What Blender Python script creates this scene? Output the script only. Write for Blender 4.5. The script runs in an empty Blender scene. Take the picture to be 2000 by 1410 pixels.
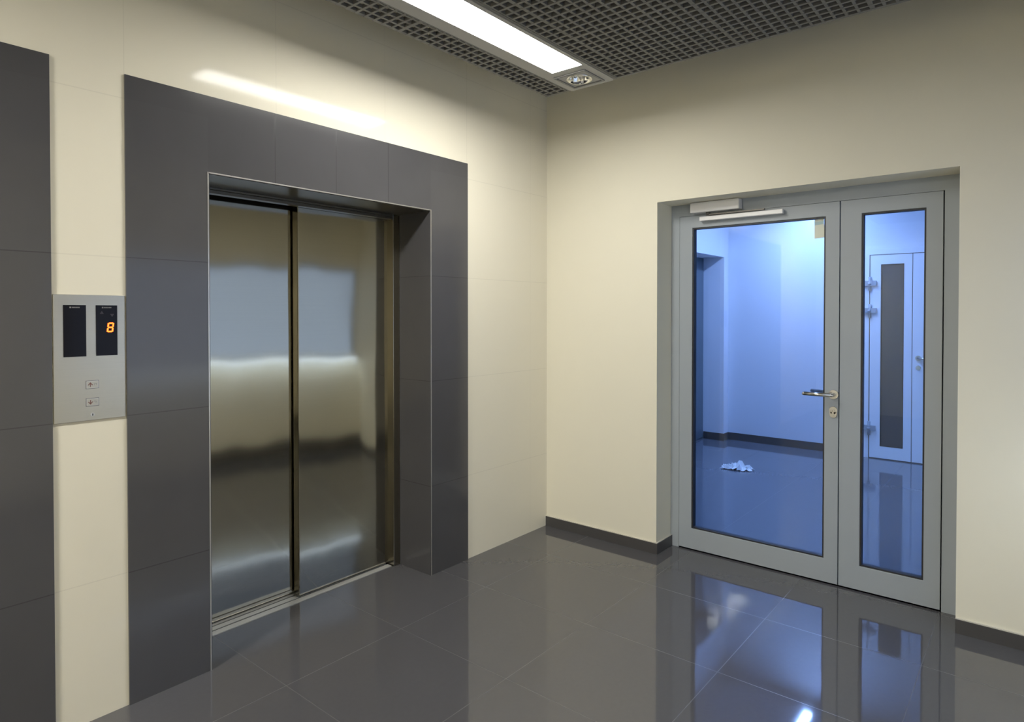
import bpy, bmesh, math, random
from mathutils import Vector, Matrix
random.seed(3)
scene = bpy.context.scene
scene.view_settings.view_transform = 'Standard'
scene.view_settings.exposure = 0.76
scene.view_settings.gamma = 1.10
COL = scene.collection

# ------------------------------------------------------------------ materials
def new_mat(name):
    m = bpy.data.materials.new(name); m.use_nodes = True
    nt = m.node_tree
    return m, nt, nt.nodes['Principled BSDF']

def N(nt, t, **kw):
    n = nt.nodes.new(t)
    for k, v in kw.items(): setattr(n, k, v)
    return n

def mth(nt, op, a, b=None, c=None):
    n = nt.nodes.new('ShaderNodeMath'); n.operation = op
    for i, v in enumerate((a, b, c)):
        if v is None: continue
        if isinstance(v, bpy.types.NodeSocket): nt.links.new(v, n.inputs[i])
        else: n.inputs[i].default_value = v
    return n.outputs[0]

def mixc(nt, f, a, b):
    n = nt.nodes.new('ShaderNodeMix'); n.data_type = 'RGBA'
    if isinstance(f, bpy.types.NodeSocket): nt.links.new(f, n.inputs[0])
    else: n.inputs[0].default_value = f
    for i, v in ((6, a), (7, b)):
        if isinstance(v, bpy.types.NodeSocket): nt.links.new(v, n.inputs[i])
        else: n.inputs[i].default_value = (*v, 1)
    return n.outputs[2]

def simple(name, col, rough=0.5, metal=0.0, spec=0.5, noise=0.04, nscale=6.0, bump=0.0, bscale=200):
    m, nt, p = new_mat(name)
    geo = N(nt, 'ShaderNodeNewGeometry')
    nz = N(nt, 'ShaderNodeTexNoise'); nz.inputs['Scale'].default_value = nscale; nz.inputs['Detail'].default_value = 4
    nt.links.new(geo.outputs['Position'], nz.inputs['Vector'])
    lo = tuple(c*(1-noise) for c in col); hi = tuple(min(1, c*(1+noise)) for c in col)
    nt.links.new(mixc(nt, nz.outputs['Fac'], lo, hi), p.inputs['Base Color'])
    p.inputs['Roughness'].default_value = rough
    p.inputs['Metallic'].default_value = metal
    p.inputs['Specular IOR Level'].default_value = spec
    if bump:
        n2 = N(nt, 'ShaderNodeTexNoise'); n2.inputs['Scale'].default_value = bscale
        nt.links.new(geo.outputs['Position'], n2.inputs['Vector'])
        b = N(nt, 'ShaderNodeBump'); b.inputs['Strength'].default_value = bump; b.inputs['Distance'].default_value = 0.002
        nt.links.new(n2.outputs['Fac'], b.inputs['Height']); nt.links.new(b.outputs[0], p.inputs['Normal'])
    return m

def joint_line(nt, coord, off, sp, w):
    a = mth(nt, 'SUBTRACT', coord, off - w/2)
    a = mth(nt, 'FLOORED_MODULO', a, sp)
    return mth(nt, 'LESS_THAN', a, w)

def tiled(name, col, jcol, rough, joints, spec=0.5, var=0.05, zmax=None, jmix=1.0, cloud=6.0, tilevar=0.0, jr=0.4):
    m, nt, p = new_mat(name)
    geo = N(nt, 'ShaderNodeNewGeometry')
    sep = N(nt, 'ShaderNodeSeparateXYZ'); nt.links.new(geo.outputs['Position'], sep.inputs[0])
    nz = N(nt, 'ShaderNodeTexNoise'); nz.inputs['Scale'].default_value = cloud; nz.inputs['Detail'].default_value = 6
    nt.links.new(geo.outputs['Position'], nz.inputs['Vector'])
    base = mixc(nt, nz.outputs['Fac'], tuple(c*(1-var) for c in col), tuple(c*(1+var) for c in col))
    if tilevar:
        cmb = N(nt, 'ShaderNodeCombineXYZ')
        for ax, off, sp, w in joints:
            nt.links.new(mth(nt, 'FLOOR', mth(nt, 'DIVIDE', mth(nt, 'SUBTRACT', sep.outputs[ax], off), sp)), cmb.inputs[ax])
        wn = N(nt, 'ShaderNodeTexWhiteNoise'); nt.links.new(cmb.outputs[0], wn.inputs[0])
        hsv = N(nt, 'ShaderNodeHueSaturation')
        nt.links.new(mth(nt, 'ADD', mth(nt, 'MULTIPLY', wn.outputs['Value'], 2*tilevar), 1-tilevar), hsv.inputs['Value'])
        nt.links.new(base, hsv.inputs['Color']); base = hsv.outputs[0]
    tot = None
    for ax, off, sp, w in joints:
        l = joint_line(nt, sep.outputs[ax], off, sp, w)
        if ax == 2 and zmax is not None:
            l = mth(nt, 'MULTIPLY', l, mth(nt, 'LESS_THAN', sep.outputs[2], zmax))
        tot = l if tot is None else mth(nt, 'MAXIMUM', tot, l)
    tot2 = mth(nt, 'MULTIPLY', tot, jmix)
    nt.links.new(mixc(nt, tot2, base, jcol), p.inputs['Base Color'])
    r = mth(nt, 'ADD', mth(nt, 'MULTIPLY', tot, jr), rough)
    nt.links.new(r, p.inputs['Roughness'])
    p.inputs['Specular IOR Level'].default_value = spec
    return m

def emis(name, col, s):
    m, nt, p = new_mat(name)
    p.inputs['Base Color'].default_value = (*[min(1,c) for c in col], 1)
    p.inputs['Emission Color'].default_value = (*col, 1)
    p.inputs['Emission Strength'].default_value = s
    return m

def brushed(name, col, rough, amt=0.08, wave=0.0, bow=0.0):
    m, nt, p = new_mat(name)
    geo = N(nt, 'ShaderNodeNewGeometry')
    mp = N(nt, 'ShaderNodeMapping')
    mp.inputs['Scale'].default_value = (2, 2, 600)
    nt.links.new(geo.outputs['Position'], mp.inputs['Vector'])
    nz = N(nt, 'ShaderNodeTexNoise'); nz.inputs['Scale'].default_value = 1; nz.inputs['Detail'].default_value = 5
    nt.links.new(mp.outputs[0], nz.inputs['Vector'])
    nt.links.new(mixc(nt, nz.outputs['Fac'], tuple(c*(1-amt) for c in col), tuple(c*(1+amt) for c in col)), p.inputs['Base Color'])
    p.inputs['Metallic'].default_value = 1
    nt.links.new(mth(nt, 'ADD', mth(nt, 'MULTIPLY', nz.outputs['Fac'], 0.06), rough-0.03), p.inputs['Roughness'])
    if wave:
        mp2 = N(nt, 'ShaderNodeMapping'); mp2.inputs['Scale'].default_value = (2.2, 1, 0.9)
        nt.links.new(geo.outputs['Position'], mp2.inputs['Vector'])
        n2 = N(nt, 'ShaderNodeTexNoise'); n2.inputs['Scale'].default_value = 1.6; n2.inputs['Detail'].default_value = 1
        nt.links.new(mp2.outputs[0], n2.inputs['Vector'])
        b = N(nt, 'ShaderNodeBump'); b.inputs['Strength'].default_value = wave; b.inputs['Distance'].default_value = 0.02
        nt.links.new(n2.outputs['Fac'], b.inputs['Height']); nt.links.new(b.outputs[0], p.inputs['Normal'])
        if bow:
            va = N(nt, 'ShaderNodeVectorMath', operation='ADD'); va.inputs[1].default_value = (-bow, 0, 0)
            nt.links.new(geo.outputs['Normal'], va.inputs[0])
            vn = N(nt, 'ShaderNodeVectorMath', operation='NORMALIZE'); nt.links.new(va.outputs[0], vn.inputs[0])
            nt.links.new(vn.outputs[0], b.inputs['Normal'])
    return m

def glass_mat(name, tint, refl=1.0):
    m = bpy.data.materials.new(name); m.use_nodes = True
    nt = m.node_tree
    for n in list(nt.nodes): nt.nodes.remove(n)
    out = N(nt, 'ShaderNodeOutputMaterial')
    tr = N(nt, 'ShaderNodeBsdfTransparent'); tr.inputs[0].default_value = (*tint, 1)
    gl = N(nt, 'ShaderNodeBsdfGlossy'); gl.inputs['Roughness'].default_value = 0.01
    fr = N(nt, 'ShaderNodeFresnel'); fr.inputs[0].default_value = 1.45
    mx = N(nt, 'ShaderNodeMixShader')
    nt.links.new(mth(nt, 'MULTIPLY', fr.outputs[0], refl), mx.inputs[0])
    nt.links.new(tr.outputs[0], mx.inputs[1]); nt.links.new(gl.outputs[0], mx.inputs[2])
    nt.links.new(mx.outputs[0], out.inputs[0])
    return m

BEIGE = (0.80, 0.75, 0.61)
M_tile_beige = tiled('beige_polished_tile', BEIGE, (0.58, 0.535, 0.43), 0.09,
                     [(2, 0.51, 0.6, 0.004), (0, -0.814, 0.625, 0.003)], jmix=0.32, var=0.015, spec=0.14, jr=0.1)
M_paint = simple('cream_wall_paint', (0.80, 0.755, 0.61), 0.6, spec=0.25, noise=0.012, bump=0.06)
DT = (0.064, 0.063, 0.067)
M_tile_dark = tiled('charcoal_tile', DT, (0.040, 0.040, 0.042), 0.14,
                    [(2, 0.51, 0.6, 0.004)], zmax=2.0, jmix=0.9, var=0.07, tilevar=0.05, spec=0.5, jr=0.1)
M_tile_dark_head = tiled('charcoal_header_tile', DT, (0.038, 0.038, 0.040), 0.15,
                         [(0, -2.075, 0.325, 0.004)], jmix=0.9, var=0.07, tilevar=0.04, spec=0.4, jr=0.1)
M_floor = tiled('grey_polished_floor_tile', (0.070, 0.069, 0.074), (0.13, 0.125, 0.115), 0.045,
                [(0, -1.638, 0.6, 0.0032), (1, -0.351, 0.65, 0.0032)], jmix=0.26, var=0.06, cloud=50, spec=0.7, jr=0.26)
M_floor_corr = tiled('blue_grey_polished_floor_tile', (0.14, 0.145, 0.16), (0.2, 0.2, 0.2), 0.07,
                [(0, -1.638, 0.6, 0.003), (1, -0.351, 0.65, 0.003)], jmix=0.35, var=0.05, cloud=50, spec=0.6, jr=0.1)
M_base = simple('dark_skirting_tile', (0.055, 0.052, 0.052), 0.35)
M_basetop = simple('skirting_grout', (0.6, 0.56, 0.48), 0.7)
M_grid = simple('grey_grid_aluminium', (0.135, 0.133, 0.127), 0.5)
M_void = simple('dark_void', (0.018, 0.018, 0.018), 0.9)
M_housing = simple('grey_lamp_housing', (0.40, 0.395, 0.38), 0.45)
M_housing_dark = simple('grey_lamp_recess', (0.20, 0.20, 0.20), 0.5)
M_steel = brushed('brushed_steel', (0.33, 0.305, 0.245), 0.2, 0.05, wave=0.10)
M_door = brushed('brushed_steel_door', (0.315, 0.30, 0.25), 0.09, 0.06, wave=0.22, bow=0.135)
M_steel_dark = simple('dark_bronze_steel', (0.10, 0.093, 0.08), 0.3, metal=0.6)
M_steel_panel = brushed('satin_steel_plate', (0.54, 0.505, 0.425), 0.34, 0.06)
M_chrome = simple('satin_chrome', (0.60, 0.585, 0.56), 0.28, metal=1)
M_alu = simple('aluminium_sill', (0.64, 0.63, 0.60), 0.4, metal=0.6)
M_edge = simple('polished_metal_edging', (0.55, 0.53, 0.50), 0.3, metal=0.8)
M_black = simple('black_rubber', (0.012, 0.012, 0.013), 0.5)
M_display = simple('black_display', (0.006, 0.005, 0.006), 0.12, spec=0.12)
M_mark = simple('grey_mark', (0.18, 0.17, 0.17), 0.4)
M_arrow = simple('dim_arrow', (0.02, 0.012, 0.012), 0.3)
M_orange = emis('orange_segments', (1.0, 0.12, 0.008), 0.8)
M_yellow = emis('yellow_segments', (1.0, 0.40, 0.04), 1.0)
M_red = simple('button_red_ring', (0.18, 0.07, 0.05), 0.4)
M_frame = simple('silver_grey_powdercoat', (0.325, 0.36, 0.39), 0.40, noise=0.02, spec=0.5)
M_closer = simple('silver_closer', (0.78, 0.77, 0.76), 0.35, metal=0.1)
M_glass = glass_mat('door_glass', (0.76, 0.87, 1.0))
M_white = simple('white_corridor_paint', (0.78, 0.79, 0.82), 0.6, noise=0.015)
M_whiteframe = simple('white_door_coat', (0.85, 0.86, 0.87), 0.4)
M_darkglass = simple('dark_glass', (0.006, 0.007, 0.008), 0.06, spec=0.3)
M_corr_dark = simple('dark_corridor_panel', (0.11, 0.14, 0.16), 0.3)
M_paper = simple('white_tissue', (0.95, 0.94, 0.90), 0.8)
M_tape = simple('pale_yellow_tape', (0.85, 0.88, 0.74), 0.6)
M_lamp = emis('lamp_diffuser_white', (1.0, 0.98, 0.915), 30)
M_lamp_fill = emis('lamp_diffuser_added_fill', (1.0, 0.975, 0.90), 92)  # stronger glow for the added fill strip behind the camera
M_lampblue = emis('lamp_diffuser_blue', (0.39, 0.545, 1.0), 98)
M_lampblue2 = emis('lamp_diffuser_blue_dim', (0.28, 0.46, 1.0), 42)
M_reflector = simple('lamp_reflector', (0.85, 0.84, 0.8), 0.12, metal=1)
M_bulb = simple('lamp_bulb_glass', (0.8, 0.78, 0.7), 0.1)
M_added_pane = emis('added_glow_pane', (0.50, 0.66, 1.0), 0.46)  # bluish glow of an added, unseen pane for the door reflections
M_added_strip = emis('added_strip_glow', (0.60, 0.75, 1.0), 11.0)  # glow of the added strip under the unseen ledge

# ------------------------------------------------------------------ mesh helpers
def finish(bm, name, mats, parent=None, smooth=False, bevel=0.0, **props):
    me = bpy.data.meshes.new(name); bm.to_mesh(me); bm.free()
    for m in (mats if isinstance(mats, (list, tuple)) else [mats]): me.materials.append(m)
    ob = bpy.data.objects.new(name, me); COL.objects.link(ob)
    if smooth:
        for p in me.polygons: p.use_smooth = True
    if bevel:
        md = ob.modifiers.new('bevel', 'BEVEL'); md.width = bevel; md.segments = 2; md.limit_method = 'ANGLE'
    if parent: ob.parent = parent
    for k, v in props.items(): ob[k] = v
    return ob

def addbox(bm, xr, yr, zr, mi=0):
    x0, x1 = sorted(xr); y0, y1 = sorted(yr); z0, z1 = sorted(zr)
    vs = [bm.verts.new((x, y, z)) for x in (x0, x1) for y in (y0, y1) for z in (z0, z1)]
    for idx in ((0,1,3,2), (4,6,7,5), (0,4,5,1), (2,3,7,6), (0,2,6,4), (1,5,7,3)):
        f = bm.faces.new([vs[i] for i in idx]); f.material_index = mi

def boxes(name, lst, mats, **kw):
    bm = bmesh.new()
    for b in lst: addbox(bm, b[0], b[1], b[2], b[3] if len(b) > 3 else 0)
    bmesh.ops.recalc_face_normals(bm, faces=bm.faces)
    return finish(bm, name, mats, **kw)

def addcyl(bm, p0, p1, r0, r1=None, seg=32, mi=0, caps=True):
    p0, p1 = Vector(p0), Vector(p1); r1 = r0 if r1 is None else r1
    d = (p1-p0); q = d.to_track_quat('Z', 'Y').to_matrix()
    a = []; b = []
    for i in range(seg):
        t = 2*math.pi*i/seg; v = Vector((math.cos(t), math.sin(t), 0))
        a.append(bm.verts.new(p0 + q @ (v*r0))); b.append(bm.verts.new(p1 + q @ (v*r1)))
    for i in range(seg):
        f = bm.faces.new((a[i], a[(i+1)%seg], b[(i+1)%seg], b[i])); f.material_index = mi; f.smooth = True
    if caps:
        f = bm.faces.new(a[::-1]); f.material_index = mi
        f = bm.faces.new(b); f.material_index = mi

def ring_frame(bm, X, yr, zr, w, mi=0):
    y0, y1 = yr; z0, z1 = zr; a, b, c, d = w
    outer = [(y0,z0),(y1,z0),(y1,z1),(y0,z1)]
    inner = [(y0+a,z0+c),(y1-b,z0+c),(y1-b,z1-d),(y0+a,z1-d)]
    V = {}
    for xi, x in enumerate(X):
        for nm, loop in (('o', outer), ('i', inner)):
            V[(xi, nm)] = [bm.verts.new((x, y, z)) for y, z in loop]
    for k in range(4):
        n = (k+1) % 4
        for q in ((V[(0,'o')][k], V[(0,'o')][n], V[(0,'i')][n], V[(0,'i')][k]),
                  (V[(1,'o')][k], V[(1,'i')][k], V[(1,'i')][n], V[(1,'o')][n]),
                  (V[(0,'o')][k], V[(1,'o')][k], V[(1,'o')][n], V[(0,'o')][n]),
                  (V[(0,'i')][k], V[(0,'i')][n], V[(1,'i')][n], V[(1,'i')][k])):
            f = bm.faces.new(q); f.material_index = mi

def frame_obj(name, X, yr, zr, w, mat, **kw):
    bm = bmesh.new(); ring_frame(bm, X, yr, zr, w)
    bmesh.ops.recalc_face_normals(bm, faces=bm.faces)
    return finish(bm, name, mat, **kw)

def empty(name, loc, **props):
    e = bpy.data.objects.new(name, None); e.location = (0, 0, 0); COL.objects.link(e)
    e.empty_display_size = 0.1
    for k, v in props.items(): e[k] = v
    return e

ST = dict(kind='structure')
H = 3.4
OX0, OX1, OZ = -2.379, -1.118, 2.083
SX0, SX1, SZ = -2.689, -0.814, 2.40
DY0, DY1, DZ = -2.384, -0.847, 2.183
# ------------------------------------------------------------------ room shell
boxes('wall_elevator', [((-6.6, OX0), (0, 0.5), (0, H)), ((OX1, 0.0), (0, 0.5), (0, H)), ((OX0, OX1), (0, 0.5), (OZ+0.0, H))],
      M_tile_beige, label='polished cream tiled wall around the elevator', category='wall', **ST)
boxes('wall_entrance', [((0, 0.3), (DY1, 0.5), (0, H)), ((0, 0.3), (-3.6, DY0), (0, H)), ((0, 0.3), (DY0, DY1), (DZ, H))],
      M_paint, label='cream painted wall with glazed door opening', category='wall', **ST)
WX0, WX1, WZ0, WZ1 = -2.05, -0.04, 1.02, 2.0
boxes('wall_rear', [((-6.6, WX0), (-3.3, -3.1), (0, H)), ((WX1, 0), (-3.3, -3.1), (0, H)), ((WX0, WX1), (-3.3, -3.1), (0, WZ0)), ((WX0, WX1), (-3.3, -3.1), (WZ1, H))],
      M_paint, label='cream painted wall opposite the elevator', category='wall', **ST)
added_win = boxes('added_window_1', [((WX0, WX1), (-3.2, -3.13), (WZ0, WZ0+0.03)), ((WX0, WX1), (-3.2, -3.13), (WZ1-0.03, WZ1)), ((WX0, WX0+0.03), (-3.2, -3.13), (WZ0+.03, WZ1-.03)), ((WX1-0.03, WX1), (-3.2, -3.13), (WZ0+.03, WZ1-.03))],  # added out of view, stands in for what the elevator doors reflect
            M_frame, label='added bluish window out of view, mirrored in the elevator doors', category='reflection helper', **ST)
boxes('glass_pane', [((WX0, WX1), (-3.24, -3.2), (WZ0, WZ1))], M_added_pane, parent=added_win)  # added glowing pane, there to be mirrored in the steel doors
boxes('added_ledge', [((WX0, WX1), (-3.10, -2.98), (WZ0-0.018, WZ0))], M_closer, parent=added_win)  # added shelf, carries the light strip below it
boxes('added_ledge_strip', [((WX0+0.02, WX1-0.02), (-3.03, -2.99), (WZ0-0.026, WZ0-0.0185))], M_added_strip, parent=added_win)  # added glow strip, gives a bright line low in the door reflection
boxes('wall_end', [((-6.8, -6.6), (-3.3, 0.5), (0, H))], M_paint, label='cream painted wall at the lobby end', category='wall', **ST)
boxes('floor', [((-6.8, 0.235), (-3.6, 0.6), (-0.1, 0))], M_floor, label='polished dark grey square floor tiles', category='floor', **ST)
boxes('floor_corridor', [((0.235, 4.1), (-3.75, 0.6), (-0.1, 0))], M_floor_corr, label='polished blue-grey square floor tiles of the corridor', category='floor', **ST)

FX0, FX1, FY0, FY1 = -5.6, -0.578, -0.885, -0.60
ZC = 2.77
bm = bmesh.new()
addbox(bm, (-6.8, 0.0), (-3.3, 0.5), (H, H+0.1), 1)
pitch = 0.047; bw = 0.0118; bh = 0.018
RX0, RX1, RY0, RY1 = -6.4, -0.578, -3.0, -0.426
def ybars(x0, x1):
    addbox(bm, (x0, x1), (RY0, FY0), (ZC, ZC+bh)); addbox(bm, (x0, x1), (FY1, RY1), (ZC, ZC+bh))
n = int((RX1-RX0)/pitch)
for i in range(n+1):
    w = bw*1.5 if i % 12 == 0 else bw
    ybars(RX1-i*pitch-w, RX1-i*pitch)
y = RY1; j = 0
while y > RY0:
    w = bw*1.5 if j % 12 == 0 else bw
    if not (y-w < FY1 and y > FY0):
        addbox(bm, (RX0, RX1), (y-w, y), (ZC+0.001, ZC+bh-0.001))
    y -= pitch; j += 1
addbox(bm, (RX0, RX1), (FY0-0.014, FY0), (ZC-0.001, ZC+bh))
addbox(bm, (RX0, RX1), (FY1, FY1+0.014), (ZC-0.001, ZC+bh))
bmesh.ops.recalc_face_normals(bm, faces=bm.faces)
finish(bm, 'ceiling', [M_grid, M_void], label='dark grey open-cell grid ceiling', category='ceiling', **ST)

bl = []
for y0, y1 in ((DY1, 0.0), (-3.1, DY0)):
    bl.append(((-0.012, 0), (y0, y1), (0, 0.066), 0)); bl.append(((-0.009, 0), (y0, y1), (0.066, 0.070), 1))
bl.append(((-0.012, 0.2), (DY1-0.012, DY1), (0, 0.066), 0)); bl.append(((-0.009, 0.2), (DY1-0.009, DY1), (0.066, 0.070), 1))
boxes('baseboard_entrance', bl, [M_base, M_basetop], label='dark tiled skirting along the cream wall', category='baseboard', **ST)
boxes('baseboard_rear', [((-6.6, -0.012), (-3.1, -3.088), (0, 0.14))], M_base, label='dark tiled skirting along the cream wall', category='baseboard', **ST)

c = -0.008
boxes('trim_1', [((SX0, OX0), (c, 0), (0, SZ), 0), ((OX1, SX1), (c, 0), (0, SZ), 0), ((OX0, OX1), (c, 0), (OZ, SZ), 1),
                 ((OX1-0.006, OX1), (c, 0.256), (0, OZ), 0), ((OX0, OX0+0.006), (c, 0.256), (0, OZ), 0)],
      [M_tile_dark, M_tile_dark_head], label='charcoal tile surround framing the elevator doorway', category='door surround', **ST)
boxes('trim_2', [((-4.80, -2.927), (c, 0), (0, SZ), 0)], [M_tile_dark],
      label='charcoal tile surround of the neighbouring elevator', category='door surround', **ST)

# ------------------------------------------------------------------ elevator
ev = empty('elevator', (0, 0, 0), label='closed two-panel brushed steel elevator door in charcoal tile surround', category='elevator')
e = 0.003
bm = bmesh.new()
addbox(bm, (OX1-e, OX1+0.002), (c-0.002, c+0.004), (0, OZ+0.002)); addbox(bm, (OX0-0.002, OX0+e), (c-0.002, c+0.004), (0, OZ+0.002))
addbox(bm, (OX0, OX1), (c-0.002, c+0.004), (OZ-e, OZ+0.002))
finish(bm, 'edge_trim', M_edge, parent=ev, label='thin polished metal edging')
boxes('door_frame', [((OX1-0.054, OX1-0.006), (0.256, 0.45), (0, OZ-0.004), 0), ((OX0+0.006, OX0+0.045), (0.256, 0.45), (0, OZ-0.004), 0),
                     ((OX0+0.045, OX1-0.054), (0.256, 0.30), (2.066, OZ-0.006), 1), ((OX0+0.045, OX1-0.054), (0.262, 0.305), (2.050, 2.066), 1)],
      [M_steel, M_steel_dark], parent=ev, bevel=0.002)
boxes('soffit', [((OX0+0.006, OX1-0.006), (c+0.004, 0.256), (OZ-0.006, OZ))], M_steel_dark, parent=ev, label='dark steel soffit panel')
def panel(x0, x1, y0, y1):
    return boxes('door_panel', [((x0, x1), (y0, y1), (0.012, 2.075))], M_door, parent=ev, bevel=0.004, label='brushed steel sliding door panel')
panel(-1.765, -1.165, 0.31, 0.36)
panel(-2.36, -1.72, 0.375, 0.425)
bm = bmesh.new()
for y0, y1, z, mi in ((0.268, 0.306, 0.004, 0), (0.306, 0.318, 0.001, 1), (0.318, 0.350, 0.004, 0), (0.350, 0.362, 0.001, 1), (0.362, 0.44, 0.004, 0)):
    addbox(bm, (OX0+0.045, OX1-0.062), (y0, y1), (0.0003, z), mi)
finish(bm, 'sill', [M_alu, M_black], parent=ev, label='grooved aluminium door sill')
boxes('shaft_cover', [((OX0, OX1), (0.45, 0.5), (0, 2.1))], M_void, parent=ev)

# ------------------------------------------------------------------ call panel
cp = empty('elevator_call_panel', (0, 0, 0), label='brushed steel elevator call panel with two black displays', category='call panel')
PX0, PX1, PZ0, PZ1 = -2.923, -2.694, 1.107, 1.566
py = -0.005
boxes('face_plate', [((PX0, PX1), (py, 0), (PZ0, PZ1))], M_steel_panel, parent=cp, bevel=0.0015)
def disp(x0, x1):
    d = boxes('display', [((x0, x1), (py-0.002, py), (1.342, 1.528))], M_display, parent=cp, bevel=0.001, label='black display window')
    xm = (x0+x1)/2
    l = [((xm-0.016, xm-0.011), (py-0.0026, py-0.002), (1.517, 1.522))]
    for k in range(6): l.append(((xm-0.009+k*0.0042, xm-0.006+k*0.0042), (py-0.0026, py-0.002), (1.5175, 1.5215)))
    boxes('maker_mark', l, M_mark, parent=d)
    return d
d1 = disp(-2.893, -2.822); d2 = disp(-2.791, -2.720)
for xa, s in ((-2.772, 1), (-2.738, -1)):
    bm = bmesh.new(); z0 = 1.496
    vs = [bm.verts.new((xa-0.007, py-0.0025, z0)), bm.verts.new((xa+0.007, py-0.0025, z0)), bm.verts.new((xa, py-0.0025, z0+0.011*s))]
    bm.faces.new(vs); finish(bm, 'direction_arrow', M_arrow, parent=d2)
def seg8(cx, cz, w, h, t, yy, shear=0.12):
    bm = bmesh.new()
    def quad(x0, x1, z0, z1):
        vs = [bm.verts.new((cx+x+shear*z, yy, cz+z)) for x, z in ((x0, z0), (x1, z0), (x1, z1), (x0, z1))]
        bm.faces.new(vs)
    g = 0.0006
    for zc in (-h/2+t/2, 0, h/2-t/2): quad(-w/2+t*0.9+g-t*0.3, w/2-t*0.9-g+t*0.3, zc-t/2, zc+t/2)
    for xc in (-w/2+t/2, w/2-t/2):
        quad(xc-t/2, xc+t/2, -h/2+t*0.4, -g-t*0.3); quad(xc-t/2, xc+t/2, g+t*0.3, h/2-t*0.4)
    return bm
finish(seg8(-2.744, 1.446, 0.0225, 0.037, 0.0062, py-0.0028), 'digit', M_orange, parent=d2, label='orange lit digit 8')
finish(seg8(-2.744, 1.446, 0.0185, 0.033, 0.0022, py-0.0032), 'digit_core', M_yellow, parent=d2)
def button(zc, up):
    w, h = 0.042, 0.030; xc = -2.804
    bm = bmesh.new()
    t = 0.0018
    for b in (((xc-w/2, xc+w/2), (zc-h/2, zc-h/2+t)), ((xc-w/2, xc+w/2), (zc+h/2-t, zc+h/2)), ((xc-w/2, xc-w/2+t), (zc-h/2, zc+h/2)), ((xc+w/2-t, xc+w/2), (zc-h/2, zc+h/2))):
        addbox(bm, b[0], (py-0.0015, py), b[1], 2)
    addbox(bm, (xc-w/2+t, xc+w/2-t), (py-0.0025, py), (zc-h/2+t, zc+h/2-t), 1)
    addbox(bm, (xc-w/2+t*2, xc+w/2-t*2), (py-0.0029, py), (zc-h/2+t*2, zc+h/2-t*2), 0)
    b = finish(bm, 'call_button', [M_steel_panel, M_alu, M_mark], parent=cp, label='square steel call button with ' + ('up' if up else 'down') + ' arrow')
    s = 1 if up else -1; yy = py-0.0033; ax = xc-0.007
    bm = bmesh.new()
    pts = [(-0.009, -0.002), (0, 0.009), (0.009, -0.002), (0.005, -0.002), (0, 0.004), (-0.005, -0.002)]
    bm.faces.new([bm.verts.new((ax+p[0], yy, zc+s*p[1])) for p in pts])
    bm.faces.new([bm.verts.new((ax+p[0], yy, zc+s*p[1])) for p in ((-0.0014, -0.008), (0.0014, -0.008), (0.0014, 0.005), (-0.0014, 0.005))])
    finish(bm, 'arrow', M_red, parent=b)
    bm = bmesh.new()
    for px, pz in ((0.006, 0.003), (0.006, -0.001), (0.010, 0.003), (0.013, -0.001), (0.013, 0.003)) if up else ((0.006, 0.003), (0.010, 0.003), (0.010, -0.001), (0.013, -0.001)):
        addcyl(bm, (xc+px, py-0.002, zc+pz), (xc+px, py-0.0038, zc+pz), 0.0011, seg=10)
    finish(bm, 'braille', M_mark, parent=b)
button(1.238, True); button(1.174, False)
bm = bmesh.new()
addcyl(bm, (-2.804, py, 1.128), (-2.804, py-0.002, 1.128), 0.007, seg=24, mi=0)
addbox(bm, (-2.8055, -2.8025), (py-0.0026, py-0.0019), (1.124, 1.132), 1)
finish(bm, 'keyhole', [M_chrome, M_black], parent=cp)

# ------------------------------------------------------------------ ceiling light
def lamp(name, x0, x1, label, mat):
    L = empty(name, (0, 0, 0), label=label, category='ceiling light')
    z = ZC-0.004
    ly0, ly1 = -0.862, -0.676
    boxes('housing', [((x0-0.08, x0), (FY0, FY1), (z, z+0.06)), ((x1, x1+0.02), (FY0, FY1), (z, z+0.06)),
                      ((x0, x1), (FY0, ly0), (z, z+0.06)), ((x0, x1), (ly1, FY1), (z, z+0.06)), ((x0, x1), (FY0, FY1), (z+0.05, z+0.06))],
          M_housing, parent=L)
    boxes('diffuser', [((x0+0.002, x1-0.002), (ly0+0.002, ly1-0.002), (z+0.002, z+0.008))], mat, parent=L, label='glowing white diffuser')
    return L
lamp('ceiling_light', -2.06, -0.87, 'added bright fill light strip, unseen behind the camera', M_lamp)
lamp('ceiling_light', -5.55, -4.30, 'added bright fill light strip, unseen behind the camera', M_lamp_fill)  # unseen lamp added as fill for the lobby
boxes('trim_3', [((-4.27, -2.15), (FY0, FY1), (ZC-0.004, ZC+0.03))], M_housing, label='grey metal cover strip between ceiling lights', category='trim', **ST)
dl = empty('downlight', (0, 0, 0), label='square grey recessed downlight with round chrome reflector', category='downlight')
z = ZC-0.004
cx, cy = -0.712, -0.742
bm = bmesh.new()
X0, X1 = -0.85, FX1
seg = 48; r = 0.062
circ = []
for i in range(seg):
    t = 2*math.pi*i/seg; dx, dy = math.cos(t), math.sin(t)
    k = min((X1-cx)/dx if dx > 1e-6 else ((X0-cx)/dx if dx < -1e-6 else 9), (FY1-cy)/dy if dy > 1e-6 else ((FY0-cy)/dy if dy < -1e-6 else 9))
    circ.append((bm.verts.new((cx+r*dx, cy+r*dy, z)), bm.verts.new((cx+k*dx, cy+k*dy, z)), bm.verts.new((cx+k*dx, cy+k*dy, z+0.04))))
for i in range(seg):
    a, b = circ[i], circ[(i+1) % seg]
    bm.faces.new((a[0], b[0], b[1], a[1])); bm.faces.new((a[1], b[1], b[2], a[2]))
bmesh.ops.recalc_face_normals(bm, faces=bm.faces)
finish(bm, 'housing', M_housing, parent=dl)
bm = bmesh.new(); s1, s2 = 0.100, 0.088
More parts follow.
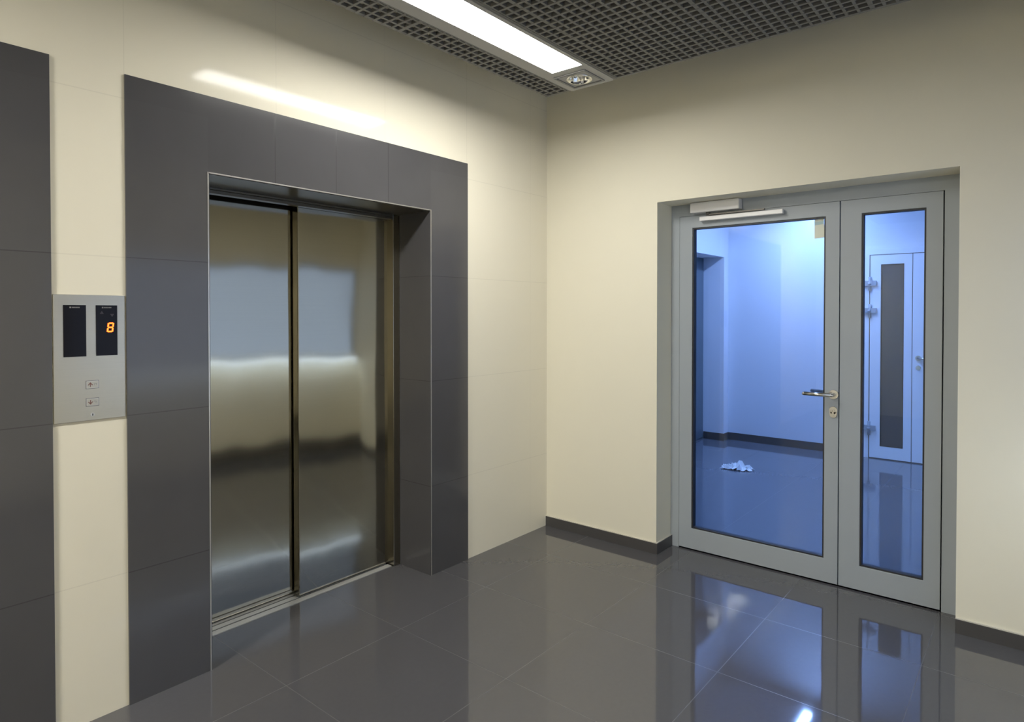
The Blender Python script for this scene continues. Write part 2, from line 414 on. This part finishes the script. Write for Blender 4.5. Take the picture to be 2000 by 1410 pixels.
for b in (((cx-s1, cx+s1), (cy-s1, cy-s2)), ((cx-s1, cx+s1), (cy+s2, cy+s1)), ((cx-s1, cx-s2), (cy-s2, cy+s2)), ((cx+s2, cx+s1), (cy-s2, cy+s2))):
    addbox(bm, b[0], b[1], (z-0.005, z))
finish(bm, 'square_trim', M_housing_dark, parent=dl)
bm = bmesh.new()
prof = [(0.070, z), (0.070, z-0.006), (0.060, z-0.006), (0.054, z+0.01), (0.040, z+0.045), (0.022, z+0.06)]
rings = [[bm.verts.new((cx+rr*math.cos(2*math.pi*i/48), cy+rr*math.sin(2*math.pi*i/48), zz)) for i in range(48)] for rr, zz in prof]
for a, b in zip(rings, rings[1:]):
    for i in range(48): f = bm.faces.new((a[i], a[(i+1)%48], b[(i+1)%48], b[i])); f.smooth = True
finish(bm, 'reflector', M_reflector, parent=dl, label='round chrome reflector')
bm = bmesh.new()
bmesh.ops.create_uvsphere(bm, u_segments=24, v_segments=14, radius=0.024, matrix=Matrix.Translation((cx, cy, z+0.035)))
for i in range(6):
    t = math.pi*i/3
    addcyl(bm, (cx+0.024*math.cos(t), cy+0.024*math.sin(t), z+0.03), (cx+0.045*math.cos(t), cy+0.045*math.sin(t), z+0.02), 0.003, seg=8)
finish(bm, 'bulb', M_bulb, parent=dl)

# ------------------------------------------------------------------ glazed double door
FXF = 0.20
door = frame_obj('door_1', (FXF, 0.27), (DY0, DY1), (-0.06, DZ), (0.076, 0.056, 0.060, 0.073), M_frame,
                 label='silver-grey aluminium double door with tall glass panes', category='door', **ST)
boxes('rebate', [((0.245, 0.268), (DY0+0.07, DY0+0.084), (0, 2.12)), ((0.245, 0.268), (DY1-0.064, DY1-0.05), (0, 2.12)), ((0.245, 0.268), (DY0+0.07, DY1-0.05), (2.104, 2.12))], M_black, parent=door)
def leaf(y0, y1, gy0, gy1):
    g = 0.0025
    lf = frame_obj('door_leaf', (FXF-0.004, 0.262), (y0+g, y1-g), (0.008, 2.108), (gy0-y0-g, y1-g-gy1, 0.130, 0.076), M_frame, parent=door, bevel=0.002,
                   label='glazed aluminium door leaf')
    frame_obj('gasket', (FXF+0.001, 0.245), (gy0, gy1), (0.138, 2.032), (0.008, 0.008, 0.008, 0.008), M_black, parent=lf, label='black rubber glazing gasket')
    boxes('glass_pane', [((0.222, 0.230), (gy0+0.004, gy1-0.004), (0.142, 2.028))], M_glass, parent=lf, label='clear bluish glass pane')
    return lf
l1 = leaf(-1.835, -0.903, -1.762, -0.989)
l2 = leaf(-2.305, -1.835, -2.231, -1.940)
def lever(side):
    s = -1 if side else 1
    xf = FXF-0.004 if side else 0.262
    yc, zc = -1.808, 1.052
    bm = bmesh.new()
    addcyl(bm, (xf, yc, zc), (xf+s*0.009, yc, zc), 0.026, 0.025)
    addcyl(bm, (xf, yc, zc), (xf+s*0.052, yc, zc), 0.0105)
    bmesh.ops.create_uvsphere(bm, u_segments=20, v_segments=12, radius=0.0108, matrix=Matrix.Translation((xf+s*0.050, yc, zc)))
    addcyl(bm, (xf+s*0.050, yc, zc), (xf+s*0.050, yc+0.140, zc), 0.0105)
    bmesh.ops.create_uvsphere(bm, u_segments=20, v_segments=12, radius=0.0104, matrix=Matrix.Translation((xf+s*0.050, yc+0.140, zc)))
    for f in bm.faces: f.smooth = len(f.verts) < 5
    finish(bm, 'lever_handle', M_chrome, parent=l1, label='satin steel lever handle')
    bm = bmesh.new(); zk = 0.955
    addcyl(bm, (xf, yc, zk+0.010), (xf+s*0.008, yc, zk+0.010), 0.021, 0.020)
    addcyl(bm, (xf, yc, zk-0.012), (xf+s*0.008, yc, zk-0.012), 0.019, 0.018)
    addbox(bm, (xf, xf+s*0.0078), (yc-0.018, yc+0.018), (zk-0.014, zk+0.012))
    addcyl(bm, (xf, yc, zk+0.008), (xf+s*0.014, yc, zk+0.008), 0.009, mi=0)
    addbox(bm, (xf, xf+s*0.013), (yc-0.005, yc+0.005), (zk-0.018, zk+0.005), 0)
    addbox(bm, (xf+s*0.0141, xf+s*0.0146), (yc-0.0012, yc+0.0012), (zk+0.003, zk+0.012), 1)
    finish(bm, 'key_lock', [M_chrome, M_black], parent=l1, label='satin steel key cylinder escutcheon')
lever(True); lever(False)
cl = boxes('door_closer', [((0.145, FXF-0.001), (-1.300, -0.995), (2.118, 2.180))], M_closer, parent=door, bevel=0.004, label='silver overhead door closer body')
boxes('slide_rail', [((0.158, FXF-0.005), (-1.545, -1.050), (2.066, 2.092))], M_closer, parent=cl, bevel=0.003, label='silver slide rail')
bm = bmesh.new()
addcyl(bm, (0.172, -1.10, 2.118), (0.172, -1.10, 2.100), 0.012, seg=20)
addbox(bm, (0.164, 0.180), (-1.44, -1.09), (2.098, 2.106))
finish(bm, 'arm', M_steel_dark, parent=cl, label='dark closer arm')

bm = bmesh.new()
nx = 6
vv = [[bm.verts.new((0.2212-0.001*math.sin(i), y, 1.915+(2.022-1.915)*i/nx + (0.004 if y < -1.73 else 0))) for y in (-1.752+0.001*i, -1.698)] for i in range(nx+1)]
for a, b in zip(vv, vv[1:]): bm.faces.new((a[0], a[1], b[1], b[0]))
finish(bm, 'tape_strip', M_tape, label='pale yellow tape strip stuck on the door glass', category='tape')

# ------------------------------------------------------------------ corridor beyond
CX, CY = 3.85, 0.17
boxes('wall_corridor_far', [((CX, CX+0.15), (-3.6, 0.5), (0, 2.9))], M_white, label='white corridor wall lit blue', category='wall', **ST)
boxes('wall_corridor_side', [((0.3, 2.55), (CY, 0.5), (0, 2.9)), ((3.715, CX), (CY, 0.5), (0, 2.9)), ((2.55, 3.715), (CY, 0.5), (2.15, 2.9))],
      M_white, label='white corridor wall with recessed dark doorway', category='wall', **ST)
boxes('wall_corridor_end', [((0.3, CX+0.15), (-3.75, -3.6), (0, 2.9))], M_white, label='white corridor end wall', category='wall', **ST)
boxes('ceiling_corridor', [((0.3, CX+0.15), (-3.75, 0.5), (2.8, 2.9))], M_white, label='white corridor ceiling', category='ceiling', **ST)
boxes('door_3', [((2.55, 3.715), (0.42, 0.47), (0, 2.15)), ((2.57, 3.12), (0.41, 0.42), (0.02, 2.1)), ((3.14, 3.69), (0.41, 0.42), (0.02, 2.1))], M_corr_dark, label='dark recessed doorway panel in the corridor', category='door', **ST)
boxes('baseboard_corridor', [((CX-0.012, CX), (-1.26, CY), (0, 0.085)), ((CX-0.012, CX), (-3.6, -2.70), (0, 0.085)), ((3.703, CX), (CY-0.012, CY), (0, 0.085)),
                             ((3.703, 3.715), (CY, 0.41), (0, 0.085)), ((0.3, 2.55), (CY-0.012, CY), (0, 0.085))], M_base, label='dark skirting of the blue-lit corridor', category='baseboard', **ST)
fx = CX-0.03
fd = frame_obj('door_2', (fx, CX), (-2.68, -1.275), (-0.05, 2.16), (0.05, 0.05, 0.05, 0.065), M_whiteframe, label='white double door with narrow dark glass', category='door', **ST)
def fleaf(y0, y1, gy0, gy1):
    lf = frame_obj('door_leaf', (fx-0.012, CX-0.004), (y0, y1), (0.01, 2.09), (gy0-y0, y1-gy1, 0.125, 0.095), M_whiteframe, parent=fd, bevel=0.002)
    boxes('glass_pane', [((fx, fx+0.01), (gy0-0.002, gy1+0.002), (0.13, 2.0))], M_darkglass, parent=lf, label='dark reflective glass pane')
    frame_obj('gasket', (fx-0.014, fx), (gy0, gy1), (0.135, 1.995), (0.006, 0.006, 0.006, 0.006), M_black, parent=lf)
    return lf
boxes('shadow_gap', [((fx-0.003, fx+0.002), (-2.635, -1.318), (0.0, 2.098))], M_base, parent=fd)
f1 = fleaf(-1.698, -1.328, -1.628, -1.425)
f2 = fleaf(-2.625, -1.704, -2.53, -1.80)
for zc in (1.80, 1.52, 0.31):
    bm = bmesh.new()
    addcyl(bm, (fx-0.022, -1.326, zc-0.07), (fx-0.022, -1.326, zc+0.07), 0.015, seg=16)
    addbox(bm, (fx-0.036, fx-0.010), (-1.385, -1.265), (zc-0.022, zc+0.030))
    addcyl(bm, (fx-0.022, -1.326, zc-0.012), (fx-0.022, -1.326, zc+0.012), 0.021, seg=16)
    finish(bm, 'hinge', M_frame, parent=f1, label='grey barrel hinge')
bm = bmesh.new(); yc = -1.755
addcyl(bm, (fx-0.012, yc, 1.05), (fx-0.022, yc, 1.05), 0.026); addcyl(bm, (fx-0.012, yc, 1.05), (fx-0.062, yc, 1.05), 0.010)
addcyl(bm, (fx-0.062, yc+0.008, 1.05), (fx-0.062, yc-0.13, 1.05), 0.010)
finish(bm, 'lever_handle', M_chrome, parent=f2, label='satin steel lever handle')
bm = bmesh.new(); addcyl(bm, (fx-0.012, yc, 0.955), (fx-0.022, yc, 0.955), 0.022); addcyl(bm, (fx-0.012, yc, 0.955), (fx-0.028, yc, 0.955), 0.009)
finish(bm, 'key_lock', M_chrome, parent=f2)
L = empty('ceiling_light', (0, 0, 0), label='recessed bluish fluorescent light strip of the corridor', category='ceiling light')
boxes('housing', [((2.28, 3.62), (-0.87, -0.85), (2.765, 2.8)), ((2.28, 3.62), (-0.77, -0.75), (2.765, 2.8)), ((2.28, 2.30), (-0.85, -0.77), (2.765, 2.8)), ((3.60, 3.62), (-0.85, -0.77), (2.765, 2.8))], M_whiteframe, parent=L)
boxes('diffuser', [((2.30, 3.60), (-0.85, -0.77), (2.770, 2.785))], M_lampblue, parent=L, label='glowing bluish diffuser')
L = empty('ceiling_light', (0, 0, 0), label='recessed bluish fluorescent light strip of the corridor', category='ceiling light')
boxes('diffuser', [((0.7, 1.9), (-2.38, -2.30), (2.775, 2.799))], M_lampblue2, parent=L, label='glowing bluish diffuser')

bm = bmesh.new()
rnd = random.Random(5)
for k, (ox, oy, s, hz) in enumerate(((0, 0, 0.080, 0.06), (0.02, -0.08, 0.055, 0.035), (-0.03, 0.08, 0.055, 0.045), (0.01, 0.125, 0.03, 0.02))):
    g = 8; vs = {}
    for i in range(g):
        for j in range(g):
            u, v = i/(g-1)*2-1, j/(g-1)*2-1
            rr = max(0, 1-(u*u+v*v)*0.6)
            zz = 0.004+max(0, hz*rr*(0.4+rnd.random()*1.2))*(1 if (i+j) % 2 else 0.25)
            vs[i, j] = bm.verts.new((2.47+ox+u*s+rnd.uniform(-.014, .014), -0.45+oy+v*s+rnd.uniform(-.014, .014), zz))
    for i in range(g-1):
        for j in range(g-1):
            bm.faces.new((vs[i, j], vs[i+1, j], vs[i+1, j+1], vs[i, j+1]))
finish(bm, 'crumpled_tissue', M_paper, label='crumpled white tissue lying on the corridor floor', category='tissue')

# ------------------------------------------------------------------ world + camera
w = bpy.data.worlds.new('World'); scene.world = w; w.use_nodes = True
w.node_tree.nodes['Background'].inputs[0].default_value = (0.02, 0.02, 0.022, 1)
cam = bpy.data.cameras.new('camera'); co = bpy.data.objects.new('camera', cam); COL.objects.link(co)
co.location = (-3.627, -2.675, 1.5)
co.rotation_euler = (math.radians(90-0.8), 0, math.radians(-50.47))
cam.sensor_width = 36; cam.lens = 1248/2000*36
cam.shift_y = -76.6/2000
cam.clip_start = 0.02
scene.camera = co
